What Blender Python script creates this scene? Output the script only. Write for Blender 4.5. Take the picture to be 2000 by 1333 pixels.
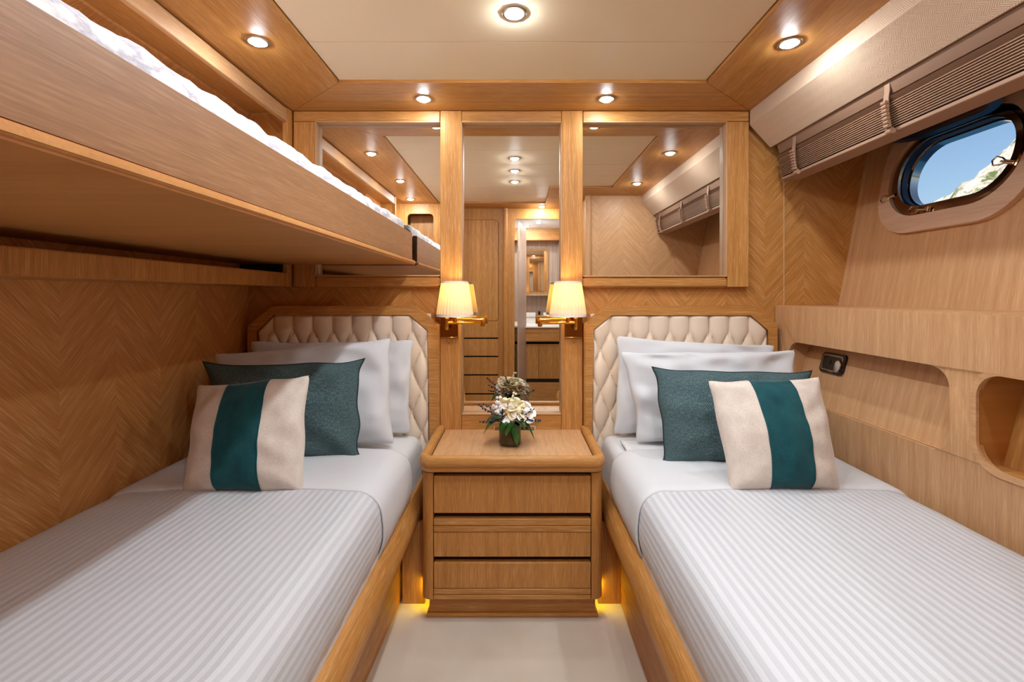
import bpy, bmesh, math, random
from mathutils import Vector, Matrix, noise as mnoise

# ---------------------------------------------------------------- clear
for o in list(bpy.data.objects):
    bpy.data.objects.remove(o, do_unlink=True)
SC = bpy.context.scene
COL = SC.collection
random.seed(7)

# survey units: 1 u = 2.26 mm, x right, y into the room, z up from eye level
U = 2.08 / 920.0
FLOOR = -525.0
def M3(x, y, z):
    return Vector((x * U, y * U, (z - FLOOR) * U))

# ---------------------------------------------------------------- camera
cam_d = bpy.data.cameras.new('camera')
cam_d.sensor_width = 36.0
cam_d.lens = 36.0 * 920.0 / 2000.0
cam_d.shift_x = -0.003
cam_d.shift_y = -0.0447
cam_d.clip_start = 0.02
cam_d.clip_end = 1000
cam = bpy.data.objects.new('camera', cam_d)
COL.objects.link(cam)
cam.location = M3(0, 0, 0)
cam.rotation_euler = (math.radians(90), 0, 0)
SC.camera = cam

# ---------------------------------------------------------------- sky, sun, exposure
SC.view_settings.view_transform = 'Standard'
SC.view_settings.look = 'None'
SC.view_settings.gamma = 1.0
SC.view_settings.use_curve_mapping = False
SC.view_settings.exposure = 0.98
SC.cycles.max_bounces = 14
SC.cycles.diffuse_bounces = 7
SC.cycles.glossy_bounces = 8
SC.cycles.transmission_bounces = 8
SC.cycles.sample_clamp_indirect = 6.0
SC.cycles.caustics_reflective = False
SC.cycles.caustics_refractive = False
W = bpy.data.worlds.new('sky'); SC.world = W
W.use_nodes = True
wt = W.node_tree
bg = wt.nodes['Background']
sky = wt.nodes.new('ShaderNodeTexSky')
sky.sky_type = 'NISHITA'
sky.sun_disc = False
sky.sun_elevation = math.radians(42)
sky.sun_rotation = math.radians(250)
sky.dust_density = 2.2
wt.links.new(sky.outputs[0], bg.inputs[0])
bg.inputs[1].default_value = 0.082
sun_d = bpy.data.lights.new('sun', 'SUN'); sun_d.energy = 2.0; sun_d.angle = 0.01
sun_d.color = (1, .95, .86)
sun = bpy.data.objects.new('sun', sun_d); COL.objects.link(sun)
sun.rotation_euler = Vector((0.75, 0.35, -0.62)).to_track_quat('-Z', 'Y').to_euler()

LAMP_COL = (0.93, 1.0, 1.05)
DOWN_W = 9.5        # watts per recessed ceiling lamp
SCONCE_W = 1.4

# ---------------------------------------------------------------- materials
def rgb(r, g, b):
    def f(c):
        c /= 255.0
        return c / 12.92 if c <= 0.04045 else ((c + 0.055) / 1.055) ** 2.4
    return (f(r), f(g), f(b), 1.0)

class NT:
    def __init__(s, name):
        s.m = bpy.data.materials.new(name); s.m.use_nodes = True
        s.t = s.m.node_tree; s.b = s.t.nodes['Principled BSDF']
        s.out = s.t.nodes['Material Output']
    def n(s, typ, **kw):
        x = s.t.nodes.new(typ)
        for k, v in kw.items(): setattr(x, k, v)
        return x
    def put(s, sock, v):
        if hasattr(v, 'is_linked') or isinstance(v, bpy.types.NodeSocket): s.t.links.new(v, sock)
        else: sock.default_value = v
    def math(s, op, a, b=0.0, c=0.0, clamp=False):
        x = s.n('ShaderNodeMath', operation=op); x.use_clamp = clamp
        s.put(x.inputs[0], a); s.put(x.inputs[1], b)
        if len(x.inputs) > 2: s.put(x.inputs[2], c)
        return x.outputs[0]
    def pos(s):
        g = s.n('ShaderNodeNewGeometry'); return g.outputs['Position']
    def sep(s, v):
        x = s.n('ShaderNodeSeparateXYZ'); s.put(x.inputs[0], v); return x.outputs
    def comb(s, a, b, c):
        x = s.n('ShaderNodeCombineXYZ'); s.put(x.inputs[0], a); s.put(x.inputs[1], b); s.put(x.inputs[2], c); return x.outputs[0]
    def scale(s, v, sc):
        x = s.n('ShaderNodeVectorMath', operation='MULTIPLY'); s.put(x.inputs[0], v); x.inputs[1].default_value = sc; return x.outputs[0]
    def noise(s, v, scale=1.0, detail=2.0, rough=0.5):
        x = s.n('ShaderNodeTexNoise'); s.put(x.inputs['Vector'], v)
        x.inputs['Scale'].default_value = scale; x.inputs['Detail'].default_value = detail; x.inputs['Roughness'].default_value = rough
        return x.outputs[0]
    def ramp(s, f, a, b, lo=0.0, hi=1.0):
        x = s.n('ShaderNodeMapRange'); s.put(x.inputs[0], f)
        x.inputs[1].default_value = a; x.inputs[2].default_value = b; x.inputs[3].default_value = lo; x.inputs[4].default_value = hi
        return x.outputs[0]
    def mix(s, f, a, b):
        x = s.n('ShaderNodeMix', data_type='RGBA'); s.put(x.inputs[0], f); s.put(x.inputs[6], a); s.put(x.inputs[7], b); return x.outputs[2]
    def bump(s, h, strength=0.2, dist=0.001):
        x = s.n('ShaderNodeBump'); x.inputs['Strength'].default_value = strength; x.inputs['Distance'].default_value = dist
        s.put(x.inputs['Height'], h); s.t.links.new(x.outputs[0], s.b.inputs['Normal'])
    def base(s, c, rough=0.5, spec=0.5, metal=0.0):
        s.put(s.b.inputs['Base Color'], c); s.put(s.b.inputs['Roughness'], rough)
        s.b.inputs['Specular IOR Level'].default_value = spec; s.b.inputs['Metallic'].default_value = metal

WOOD_D = rgb(164, 110, 52); WOOD_L = rgb(194, 138, 72); WOOD_F = rgb(226, 184, 130)
CH_D = rgb(190, 132, 72); CH_L = rgb(216, 160, 94); CH_F = rgb(240, 204, 152)

def wood_core(t, vec_tone, vec_fleck, dark, light, fleck, famt, rough):
    tone = t.noise(vec_tone, 1.0, 3.0, 0.55)
    c = t.mix(t.ramp(tone, 0.25, 0.75), dark, light)
    fn = t.noise(vec_fleck, 1.0, 2.0, 0.6)
    c = t.mix(t.ramp(fn, 0.52, 0.70, 0.0, famt), c, fleck)
    c = t.mix(t.ramp(fn, 0.46, 0.30, 0.0, famt * 0.55), c, tuple(x * 0.45 for x in dark[:3]) + (1,))
    t.base(c, rough, 0.4)
    t.bump(fn, 0.12, 0.0008)

def wood(name, axis, dark=WOOD_D, light=WOOD_L, fleck=WOOD_F, famt=0.42, rough=0.42, coarse=1.0, flat=None):
    t = NT(name); p = t.pos()
    a = 'xyz'.index(axis)
    tone = [48.0 * coarse] * 3; tone[a] = 1.0
    fl = [380.0 * coarse] * 3; fl[a] = 14.0
    if flat is not None:                      # veneer laid on a sloping board: no grain through its thickness
        tone['xyz'.index(flat)] = 0.0; fl['xyz'.index(flat)] = 0.0
    wood_core(t, t.scale(p, tone), t.scale(p, fl), dark, light, fleck, famt, rough)
    return t.m

def chevron(name, axis, origin, half=78 * U, ang=48, dark=WOOD_D, light=WOOD_L, fleck=WOOD_F, famt=0.5, up=1.0):
    t = NT(name); x, y, z = t.sep(t.pos())
    h = t.math('SUBTRACT', (x, y)[axis == 'y'], origin)
    tri = t.math('PINGPONG', h, half)
    pid = t.math('FLOOR', t.math('DIVIDE', h, half))
    s, c = math.sin(math.radians(ang)), math.cos(math.radians(ang))
    zz = t.math('MULTIPLY', z, up)
    cr = t.math('SUBTRACT', t.math('MULTIPLY', zz, c), t.math('MULTIPLY', tri, s))
    al = t.math('ADD', t.math('MULTIPLY', zz, s), t.math('MULTIPLY', tri, c))
    v1 = t.comb(t.math('MULTIPLY', cr, 50.0), t.math('MULTIPLY', al, 1.4), t.math('MULTIPLY', pid, 3.7))
    v2 = t.comb(t.math('MULTIPLY', cr, 390.0), t.math('MULTIPLY', al, 11.0), t.math('MULTIPLY', pid, 9.3))
    wood_core(t, v1, v2, dark, light, fleck, famt, 0.42)
    return t.m

def plain(name, c, rough=0.5, spec=0.5, metal=0.0):
    t = NT(name); t.base(c, rough, spec, metal); return t.m

def emit(name, c, strength):
    t = NT(name); t.base((0.8, 0.8, 0.8, 1), 0.4)
    t.b.inputs['Emission Color'].default_value = c; t.b.inputs['Emission Strength'].default_value = strength
    return t.m

MAT = {}
MAT['wood_x'] = wood('oak_grain_x', 'x'); MAT['wood_y'] = wood('oak_grain_y', 'y'); MAT['wood_z'] = wood('oak_grain_z', 'z')
PD, PL, PF = rgb(184, 138, 94), rgb(206, 162, 118), rgb(226, 192, 152)
MAT['pale_y'] = wood('pale_oak_grain_y', 'y', PD, PL, PF, 0.35, coarse=0.8)
MAT['pale_z'] = wood('pale_oak_grain_z', 'z', PD, PL, PF, 0.35)
MAT['pale_x'] = wood('pale_oak_grain_x', 'x', PD, PL, PF, 0.35)
MAT['under'] = wood('bunk_underside_oak', 'x', rgb(180, 124, 66), rgb(200, 144, 84), rgb(208, 156, 100), 0.2, 0.4, 0.5)
MAT['chev_x'] = chevron('chevron_oak_back', 'x', (566 - 1006) * U)
MAT['fascia'] = wood('bunk_front_oak', 'y', rgb(128, 88, 54), rgb(150, 108, 70), rgb(170, 130, 92), 0.45, coarse=0.8)
MAT['chev_y'] = chevron('chevron_oak_side', 'y', 548 * U, dark=CH_D, light=CH_L, fleck=CH_F)
MAT['chev_f'] = chevron('chevron_oak_foot', 'x', 300 * U, half=92 * U, dark=PD, light=PL, fleck=PF)
MAT['surround'] = wood('pink_oak_surround', 'y', rgb(196, 158, 130), rgb(214, 178, 150), rgb(226, 198, 174), 0.3)
MAT['hull_z'] = wood('pale_oak_sloping', 'z', PD, PL, PF, 0.35, flat='x')
MAT['niche_z'] = wood('oak_sloping', 'z', flat='x')
MAT['grey_z'] = wood('grey_oak_grain_z', 'z', rgb(158, 134, 116), rgb(190, 168, 152), rgb(206, 190, 178), 0.3)
MAT['dark'] = plain('dark_void', rgb(30, 22, 16), 0.8, 0.2)
MAT['groove'] = plain('dark_groove', rgb(52, 32, 20), 0.8, 0.2)
MAT['cream'] = plain('cream_ceiling_panel', rgb(226, 208, 178), 0.5, 0.3)
MAT['white_ceiling'] = plain('white_ceiling', rgb(225, 225, 228), 0.6, 0.3)
MAT['mirror'] = plain('mirror_silver', (0.88, 0.87, 0.84, 1), 0.0, 0.5, 1.0)
MAT['brass'] = plain('polished_brass', rgb(226, 172, 76), 0.12, 0.5, 1.0)
MAT['bronze'] = plain('bronze_backplate', rgb(150, 98, 48), 0.16, 0.5, 1.0)
MAT['nickel'] = plain('brushed_nickel', rgb(168, 152, 134), 0.3, 0.5, 1.0)
MAT['steel'] = plain('polished_steel', rgb(214, 204, 194), 0.06, 0.5, 1.0)
MAT['steel_w'] = plain('warm_steel_frame', rgb(176, 146, 118), 0.16, 0.5, 1.0)
MAT['black'] = plain('black_plastic', rgb(18, 15, 14), 0.3, 0.5)
MAT['rubber'] = plain('navy_rubber', rgb(22, 38, 66), 0.35, 0.5)
MAT['bulb'] = emit('lamp_bulb', (1, 0.78, 0.42, 1), 6.0)
MAT['led'] = emit('yellow_led', (1, 0.80, 0.02, 1), 110.0)
MAT['marble'] = plain('white_marble', rgb(232, 226, 220), 0.25, 0.5)
MAT['paper'] = plain('white_card', rgb(232, 230, 224), 0.6, 0.3)
MAT['ink'] = plain('grey_ink', rgb(60, 60, 60), 0.6, 0.3)
MAT['trim'] = plain('shade_tape', rgb(232, 222, 216), 0.8, 0.2)

def t_carpet():
    t = NT('beige_carpet'); p = t.pos()
    a = t.noise(t.scale(p, (900,) * 3), 1.0, 2.0); b = t.noise(t.scale(p, (5,) * 3), 1.0, 3.0)
    c = t.mix(t.ramp(b, 0.3, 0.7), rgb(214, 202, 186), rgb(226, 215, 200))
    c = t.mix(t.ramp(a, 0.35, 0.65, 0.0, 0.3), c, rgb(170, 155, 136))
    t.base(c, 0.95, 0.1); t.bump(a, 0.6, 0.003); return t.m
MAT['carpet'] = t_carpet()

def t_herring_fabric():
    t = NT('cream_herringbone_fabric'); x, y, z = t.sep(t.pos())
    s = t.math('ADD', t.math('MULTIPLY', z, 0.8), t.math('MULTIPLY', x, -0.6))
    tri = t.math('PINGPONG', s, 0.017)
    v = t.math('ADD', t.math('MULTIPLY', y, 1.0), t.math('MULTIPLY', tri, 1.1))
    w = t.math('SINE', t.math('MULTIPLY', v, 2 * math.pi / 0.0062))
    th = t.noise(t.scale(t.pos(), (420,) * 3), 1.0, 1.0)
    c = t.mix(t.ramp(w, -0.8, 0.8), rgb(182, 154, 130), rgb(216, 192, 168))
    c = t.mix(t.ramp(th, 0.35, 0.65, 0, 0.25), c, rgb(184, 156, 132))
    t.base(c, 0.9, 0.15); t.bump(w, 0.35, 0.001); return t.m
MAT['valance'] = t_herring_fabric()
MAT['blind'] = plain('taupe_blind_fabric', rgb(126, 96, 76), 0.75, 0.25)
MAT['blind_l'] = plain('light_taupe_tape', rgb(156, 124, 102), 0.7, 0.25)

def uvn(t):
    return t.n('ShaderNodeTexCoord').outputs['UV']

def t_linen(name, stripes):
    t = NT(name)
    fine = t.noise(t.scale(t.pos(), (900,) * 3), 1.0, 1.0)
    soft = t.noise(t.scale(t.pos(), (14,) * 3), 1.0, 3.0)
    if stripes:
        u, v, _ = t.sep(uvn(t))
        w = t.math('SINE', t.math('MULTIPLY', u, 2 * math.pi / 0.0205))
        f = t.ramp(w, -0.25, 0.25)
        c = t.mix(f, rgb(190, 193, 198), rgb(204, 207, 212))
        t.base(c, t.ramp(f, 0, 1, 0.38, 0.75), 0.35)
        t.bump(t.math('ADD', t.math('MULTIPLY', f, 0.3), t.math('MULTIPLY', soft, 2.0)), 0.25, 0.004)
    else:
        t.base(rgb(208, 210, 214), 0.75, 0.25)
        t.bump(t.math('ADD', t.math('MULTIPLY', fine, 0.2), t.math('MULTIPLY', soft, 1.0)), 0.3, 0.006)
    t.b.inputs['Sheen Weight'].default_value = 0.15
    return t.m
MAT['linen'] = t_linen('white_cotton', False)
MAT['stripe'] = t_linen('white_sateen_stripe', True)

def t_marbled():
    t = NT('marbled_mattress_fabric'); p = t.scale(t.pos(), (9, 3.5, 9))
    n1 = t.noise(p, 1.6, 5.0, 0.6)
    v = t.math('ABSOLUTE', t.math('SUBTRACT', n1, 0.5))
    c = t.mix(t.ramp(v, 0.0, 0.05, 1.0, 0.0), rgb(232, 230, 232), rgb(176, 176, 190))
    t.base(c, 0.7, 0.25); t.bump(n1, 0.3, 0.01); return t.m
MAT['marbled'] = t_marbled()

def t_leather():
    t = NT('cream_leather'); p = t.pos()
    n1 = t.noise(t.scale(p, (700,) * 3), 1.0, 2.0)
    t.base(rgb(226, 208, 188), 0.42, 0.45); t.bump(n1, 0.08, 0.0005); return t.m
MAT['leather'] = t_leather()

def t_weave():
    t = NT('slate_teal_weave'); u, v, _ = t.sep(uvn(t))
    k = 2 * math.pi / 0.0052
    a = t.math('MULTIPLY', t.math('SINE', t.math('MULTIPLY', u, k)), t.math('SINE', t.math('MULTIPLY', v, k)))
    n1 = t.noise(t.scale(uvn(t), (380, 160, 1)), 1.0, 2.0)
    n2 = t.noise(t.scale(uvn(t), (60, 300, 1)), 1.0, 2.0)
    c = t.mix(t.ramp(a, -0.5, 0.6), rgb(50, 66, 70), rgb(92, 118, 122))
    c = t.mix(t.ramp(n1, 0.5, 0.7, 0.0, 0.5), c, rgb(132, 152, 152))
    c = t.mix(t.ramp(n2, 0.5, 0.75, 0.0, 0.6), c, rgb(34, 50, 56))
    t.base(c, 0.9, 0.15); t.bump(a, 0.5, 0.001); return t.m
MAT['weave'] = t_weave()
MAT['piping'] = plain('dark_slate_piping', rgb(44, 58, 62), 0.85, 0.15)

def t_velvet(name, c1, c2, fleck, amt):
    t = NT(name); uv = uvn(t)
    a = t.noise(t.scale(uv, (16, 16, 1)), 1.0, 4.0, 0.65); b = t.noise(t.scale(uv, (330, 330, 1)), 1.0, 2.0)
    c = t.mix(t.ramp(a, 0.35, 0.68), c1, c2)
    c = t.mix(t.ramp(b, 0.5, 0.7, 0.0, amt), c, fleck)
    t.base(c, 0.9, 0.15); t.bump(b, 0.3, 0.001)
    t.b.inputs['Sheen Weight'].default_value = 0.35; t.b.inputs['Sheen Roughness'].default_value = 0.4
    return t.m
MAT['beige_v'] = t_velvet('stone_beige_chenille', rgb(204, 192, 180), rgb(222, 212, 202), rgb(182, 166, 152), 0.5)
MAT['teal_v'] = t_velvet('deep_teal_velvet', rgb(20, 66, 74), rgb(28, 82, 88), rgb(40, 100, 104), 0.25)

def t_shade():
    t = NT('pleated_shade_fabric')
    d = t.n('ShaderNodeBsdfDiffuse'); d.inputs[0].default_value = rgb(226, 208, 190)
    tr = t.n('ShaderNodeBsdfTranslucent'); tr.inputs[0].default_value = rgb(250, 204, 104)
    m = t.n('ShaderNodeMixShader'); m.inputs[0].default_value = 0.2
    t.t.links.new(d.outputs[0], m.inputs[1]); t.t.links.new(tr.outputs[0], m.inputs[2])
    t.t.links.new(m.outputs[0], t.out.inputs[0]); return t.m
MAT['shade'] = t_shade()

def t_glass(name, col=(1, 1, 1, 1), thin=True):
    t = NT(name)
    g = t.n('ShaderNodeBsdfTransparent'); g.inputs[0].default_value = col
    r = t.n('ShaderNodeBsdfGlossy'); r.inputs['Roughness'].default_value = 0.02
    f = t.n('ShaderNodeFresnel'); f.inputs[0].default_value = 1.45
    bf = t.n('ShaderNodeNewGeometry').outputs['Backfacing']
    m = t.n('ShaderNodeMixShader'); t.put(m.inputs[0], t.math('MULTIPLY', f.outputs[0], t.math('SUBTRACT', 1.0, bf)))
    t.t.links.new(g.outputs[0], m.inputs[1]); t.t.links.new(r.outputs[0], m.inputs[2])
    t.t.links.new(m.outputs[0], t.out.inputs[0]); return t.m
MAT['pane'] = t_glass('porthole_glass', (0.93, 0.97, 1, 1))
MAT['vase_glass'] = t_glass('vase_glass', (0.97, 0.98, 0.96, 1))
MAT['vase_leaf'] = plain('dark_leaf_liner', rgb(58, 40, 18), 0.3, 0.5)
MAT['petal'] = plain('ivory_petal', rgb(240, 236, 214), 0.6, 0.2)
MAT['petal_w'] = plain('white_petal', rgb(242, 240, 240), 0.6, 0.2)
MAT['petal_c'] = plain('cream_petal', rgb(240, 230, 190), 0.6, 0.2)
MAT['stamen'] = plain('yellow_stamen', rgb(206, 156, 46), 0.7, 0.2)
def t_leaf():
    t = NT('glossy_leaf'); n1 = t.noise(t.scale(t.pos(), (50,) * 3), 1.0, 2.0)
    t.base(t.mix(t.ramp(n1, 0.3, 0.7), rgb(26, 56, 20), rgb(58, 98, 38)), 0.32, 0.5); return t.m
MAT['leaf'] = t_leaf()
MAT['stem'] = plain('green_stem', rgb(60, 90, 44), 0.6, 0.3)
MAT['lavender'] = plain('purple_bud', rgb(58, 50, 92), 0.7, 0.2)
def t_hill():
    t = NT('rock_and_scrub'); p = t.pos()
    a = t.noise(t.scale(p, (0.5,) * 3), 1.0, 6.0, 0.7); b = t.noise(t.scale(p, (1.6,) * 3), 1.0, 4.0, 0.6)
    c = t.mix(t.ramp(b, 0.4, 0.6), rgb(206, 186, 164), rgb(236, 222, 206))
    t.base(t.mix(t.ramp(a, 0.47, 0.55), c, rgb(112, 122, 76)), 0.9, 0.1); return t.m
MAT['hill'] = t_hill()
MAT['sea'] = plain('sea_water', rgb(40, 90, 120), 0.15, 0.5)

# ---------------------------------------------------------------- mesh helpers
WL = {}
def wl(o):
    return WL.get(o.name, Vector((0, 0, 0))) if o else Vector((0, 0, 0))

def link(name, data, parent, center, rot=None):
    o = bpy.data.objects.new(name, data); COL.objects.link(o)
    if parent: o.parent = parent
    o.location = center - wl(parent)
    if rot is not None: o.rotation_euler = rot
    WL[o.name] = Vector(center)
    return o

def thing(name, label, cat, loc, group=None, kind=None):
    o = link(name, None, None, M3(*loc)); o.empty_display_size = 0.05
    return tag(o, label, cat, group, kind)

def tag(o, label=None, cat=None, group=None, kind=None):
    if label: o['label'] = label
    if cat: o['category'] = cat
    if group: o['group'] = group
    if kind: o['kind'] = kind
    return o

class B:
    """collects geometry in survey units; done() links it as one mesh object"""
    def __init__(s):
        s.bm = bmesh.new(); s.uv = None
    def box(s, x0, x1, y0, y1, z0, z1, bev=0.0, seg=1):
        r = bmesh.ops.create_cube(s.bm, size=1.0)
        vs = r['verts']
        for v in vs:
            v.co = Vector((x0 + (v.co.x + .5) * (x1 - x0), y0 + (v.co.y + .5) * (y1 - y0), z0 + (v.co.z + .5) * (z1 - z0)))
        if bev > 0:
            es = list({e for v in vs for e in v.link_edges})
            bmesh.ops.bevel(s.bm, geom=es, offset=bev, segments=seg, affect='EDGES', clamp_overlap=True)
        return s
    def plate(s, outer, holes, c0, c1, f):
        """polygon with holes in (a,b), thickness c0..c1, mapped by f(a,b,c)"""
        loops0, loops1 = [], []
        edges = []
        for lp in [outer] + list(holes):
            v0 = [s.bm.verts.new((a, b, 0)) for a, b in lp]
            es = [s.bm.edges.new((v0[i], v0[(i + 1) % len(v0)])) for i in range(len(v0))]
            edges += es; loops0.append(v0)
        r = bmesh.ops.triangle_fill(s.bm, use_beauty=True, use_dissolve=False, edges=edges, normal=(0, 0, 1))
        faces = [g for g in r['geom'] if isinstance(g, bmesh.types.BMFace)]
        mp = {}
        for lp in loops0:
            l1 = []
            for v in lp:
                w = s.bm.verts.new(v.co); mp[v] = w; l1.append(w)
            loops1.append(l1)
        for fc in faces:
            s.bm.faces.new([mp[v] for v in reversed(fc.verts)])
        for a, b in zip(loops0, loops1):
            n = len(a)
            for i in range(n):
                s.bm.faces.new((a[i], a[(i + 1) % n], b[(i + 1) % n], b[i]))
        for lp in loops0:
            for v in lp: v.co = Vector(f(v.co.x, v.co.y, c0))
        for lp in loops1:
            for v in lp: v.co = Vector(f(v.co.x, v.co.y, c1))
        return s
    def sweep(s, path, prof, closed=False, caps=True):
        """horizontal path; profile points are (sideways, up)"""
        n = len(path); rings = []
        P = [Vector(p) for p in path]
        for i in range(n):
            a = P[(i - 1) % n] if (closed or i > 0) else P[i]
            b = P[(i + 1) % n] if (closed or i < n - 1) else P[i]
            t1 = (P[i] - a); t2 = (b - P[i])
            t1 = t1.normalized() if t1.length > 1e-6 else t2.normalized()
            t2 = t2.normalized() if t2.length > 1e-6 else t1
            tg = (t1 + t2).normalized()
            nrm = Vector((tg.y, -tg.x, 0)).normalized()
            k = 1.0 / max(0.5, tg.dot(t1))
            rings.append([s.bm.verts.new(P[i] + nrm * (q[0] * k) + Vector((0, 0, q[1]))) for q in prof])
        m = len(prof)
        for i in range(n if closed else n - 1):
            r0, r1 = rings[i], rings[(i + 1) % n]
            for j in range(m):
                s.bm.faces.new((r0[j], r0[(j + 1) % m], r1[(j + 1) % m], r1[j]))
        if caps and not closed:
            s.bm.faces.new(rings[0][::-1]); s.bm.faces.new(rings[-1])
        return s
    def tube(s, path, rad, seg=8, closed=False):
        P = [Vector(p) for p in path]; n = len(P); rings = []
        up = Vector((0, 0, 1)); prev = None
        for i in range(n):
            a = P[(i - 1) % n] if (closed or i > 0) else P[i]
            b = P[(i + 1) % n] if (closed or i < n - 1) else P[i]
            tg = (b - a).normalized()
            if prev is None:
                ref = up if abs(tg.z) < 0.9 else Vector((1, 0, 0))
                x = tg.cross(ref).normalized()
            else:
                x = (prev - tg * prev.dot(tg)).normalized()
            prev = x; y = tg.cross(x)
            r = rad[i] if isinstance(rad, (list, tuple)) else rad
            rings.append([s.bm.verts.new(P[i] + (x * math.cos(k * 2 * math.pi / seg) + y * math.sin(k * 2 * math.pi / seg)) * r) for k in range(seg)])
        for i in range(n if closed else n - 1):
            r0, r1 = rings[i], rings[(i + 1) % n]
            for j in range(seg):
                s.bm.faces.new((r0[j], r0[(j + 1) % seg], r1[(j + 1) % seg], r1[j]))
        if not closed:
            s.bm.faces.new(rings[0][::-1]); s.bm.faces.new(rings[-1])
        return s
    def lathe(s, prof, c, seg=24, close=False, rmod=None):
        """profile (radius, z) about a vertical axis through c"""
        rings = []
        for r, z in prof:
            if r < 1e-6:
                rings.append([s.bm.verts.new((c[0], c[1], c[2] + z))]); continue
            ring = []
            for k in range(seg):
                a = 2 * math.pi * k / seg
                rr = r * (rmod(k) if rmod else 1.0)
                ring.append(s.bm.verts.new((c[0] + rr * math.cos(a), c[1] + rr * math.sin(a), c[2] + z)))
            rings.append(ring)
        pairs = list(zip(rings, rings[1:])) + ([(rings[-1], rings[0])] if close else [])
        for a, b in pairs:
            for k in range(seg):
                k2 = (k + 1) % seg
                if len(a) == 1 and len(b) == 1: continue
                if len(a) == 1: s.bm.faces.new((a[0], b[k2], b[k]))
                elif len(b) == 1: s.bm.faces.new((a[k], a[k2], b[0]))
                else: s.bm.faces.new((a[k], a[k2], b[k2], b[k]))
        return s
    def grid(s, nu, nv, f, uvf=None, flip=False):
        if uvf and s.uv is None: s.uv = s.bm.loops.layers.uv.new('UVMap')
        V = [[s.bm.verts.new(f(i / nu, j / nv)) for j in range(nv + 1)] for i in range(nu + 1)]
        for i in range(nu):
            for j in range(nv):
                q = [(i, j), (i + 1, j), (i + 1, j + 1), (i, j + 1)]
                if flip: q = q[::-1]
                fc = s.bm.faces.new([V[a][b] for a, b in q])
                if uvf:
                    for lp, (a, b) in zip(fc.loops, q): lp[s.uv].uv = uvf(a / nu, b / nv)
        return V
    def done(s, name, mat, parent=None, sharp=38, weld=False, center=None):
        if weld: bmesh.ops.remove_doubles(s.bm, verts=s.bm.verts, dist=0.01)
        bmesh.ops.recalc_face_normals(s.bm, faces=s.bm.faces)
        lo = Vector((1e9,) * 3); hi = -lo
        for v in s.bm.verts:
            v.co = M3(*v.co)
            for k in range(3):
                lo[k] = min(lo[k], v.co[k]); hi[k] = max(hi[k], v.co[k])
        c = (lo + hi) / 2 if center is None else M3(*center)
        for v in s.bm.verts: v.co -= c
        me = bpy.data.meshes.new(name); s.bm.to_mesh(me); s.bm.free()
        me.polygons.foreach_set('use_smooth', [True] * len(me.polygons))
        me.set_sharp_from_angle(angle=math.radians(sharp))
        me.materials.append(MAT[mat] if isinstance(mat, str) else mat)
        return link(name, me, parent, c)

def rrect(a0, a1, b0, b1, r, seg=6):
    out = []
    for cx, cy, st in ((a1 - r, b1 - r, 0), (a0 + r, b1 - r, 90), (a0 + r, b0 + r, 180), (a1 - r, b0 + r, 270)):
        for k in range(seg + 1):
            t = math.radians(st + 90 * k / seg)
            out.append((cx + r * math.cos(t), cy + r * math.sin(t)))
    return out

FX = lambda a, b, c: (c, a, b)      # plate normal along x: a = y, b = z
FY = lambda a, b, c: (a, c, b)      # plate normal along y: a = x, b = z
FZ = lambda a, b, c: (a, b, c)
def rect(a0, a1, b0, b1): return [(a0, b0), (a1, b0), (a1, b1), (a0, b1)]
def oval(rx, rz, n=20): return [(rx * math.cos(2 * math.pi * k / n), rz * math.sin(2 * math.pi * k / n)) for k in range(n)]
def struct(o, label=None): return tag(o, label, None, None, 'structure')
def at(px, py, y):
    """survey point seen at a photograph position when it lies at depth y"""
    return ((px - 1006) * y / 920.0, y, (577 - py) * y / 920.0)

# ================================================================ the cabin shell
struct(B().box(-545, 760, -800, 950, -540, FLOOR).done('floor', 'carpet'), 'short pile beige carpet on the cabin floor')
struct(B().box(-545, 760, 936, 952, FLOOR, 385).done('wall_back', 'chev_x'), 'chevron veneered oak wall behind the headboards')
B().box(533.2, 534.4, 934.6, 936.2, -20, 300).done('seam', plain('pale_seam', rgb(206, 170, 128)), bpy.data.objects['wall_back'])
struct(B().box(-546, -530, -105, 950, FLOOR, 385).done('wall_left', 'chev_y'), 'chevron veneered oak wall along the berth under the bunk')

# sloping hull wall with the porthole opening
HS = Vector((0.189, 0, 1)).normalized(); HN = Vector((-1, 0, 0.189)).normalized(); HB = Vector((642, 0, -21))
def hull(a, b, c):
    p = HB + HS * b + HN * c
    return (p.x, a, p.z)
PY, PB = 736.0, 229.0        # porthole centre: y and distance up the slope
def stad(hl, hw, r=None, seg=10):
    return rrect(PY - hl, PY + hl, PB - hw, PB + hw, hw * 0.94 if r is None else r, seg)
wr = B().plate(rect(140, 950, -510, 420), [stad(112, 72)], 0, -16, hull).done('wall_right', 'hull_z')
struct(wr, 'pale oak panelled hull wall sloping outwards around the porthole')

struct(B().box(262, 760, 148, 162, FLOOR, 385).done('wall_foot', 'chev_f'))
struct(B().box(262, 276, -104, 150, FLOOR, 385).done('wall_entry', 'wood_z'))
post = B(); post.tube([(266, 158, FLOOR), (266, 158, 362)], 12, 16); struct(post.done('trim_1', 'pale_z'))
dw = B().plate(rect(-545, 290, FLOOR, 385), [rrect(-2, 205, -508, 318, 10)], -104, -92, FY).done('wall_door', 'wood_z')
struct(dw, 'oak bulkhead with the rounded bathroom doorway')
# bulkhead at the foot of the left berth, with a rounded locker opening
struct(B().plate(rect(-530, -292, FLOOR, 385), [rrect(-425, -322, 150, 322, 16)], -2, 10, FY).done('wall_locker', 'wood_z'))
B().box(-428, -318, -62, -58, 145, 326).done('locker_back', 'wood_z', bpy.data.objects['wall_locker'])
struct(B().box(-296, -286, -92, 10, FLOOR, 385).done('wall_locker_side', 'wood_z'))

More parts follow.
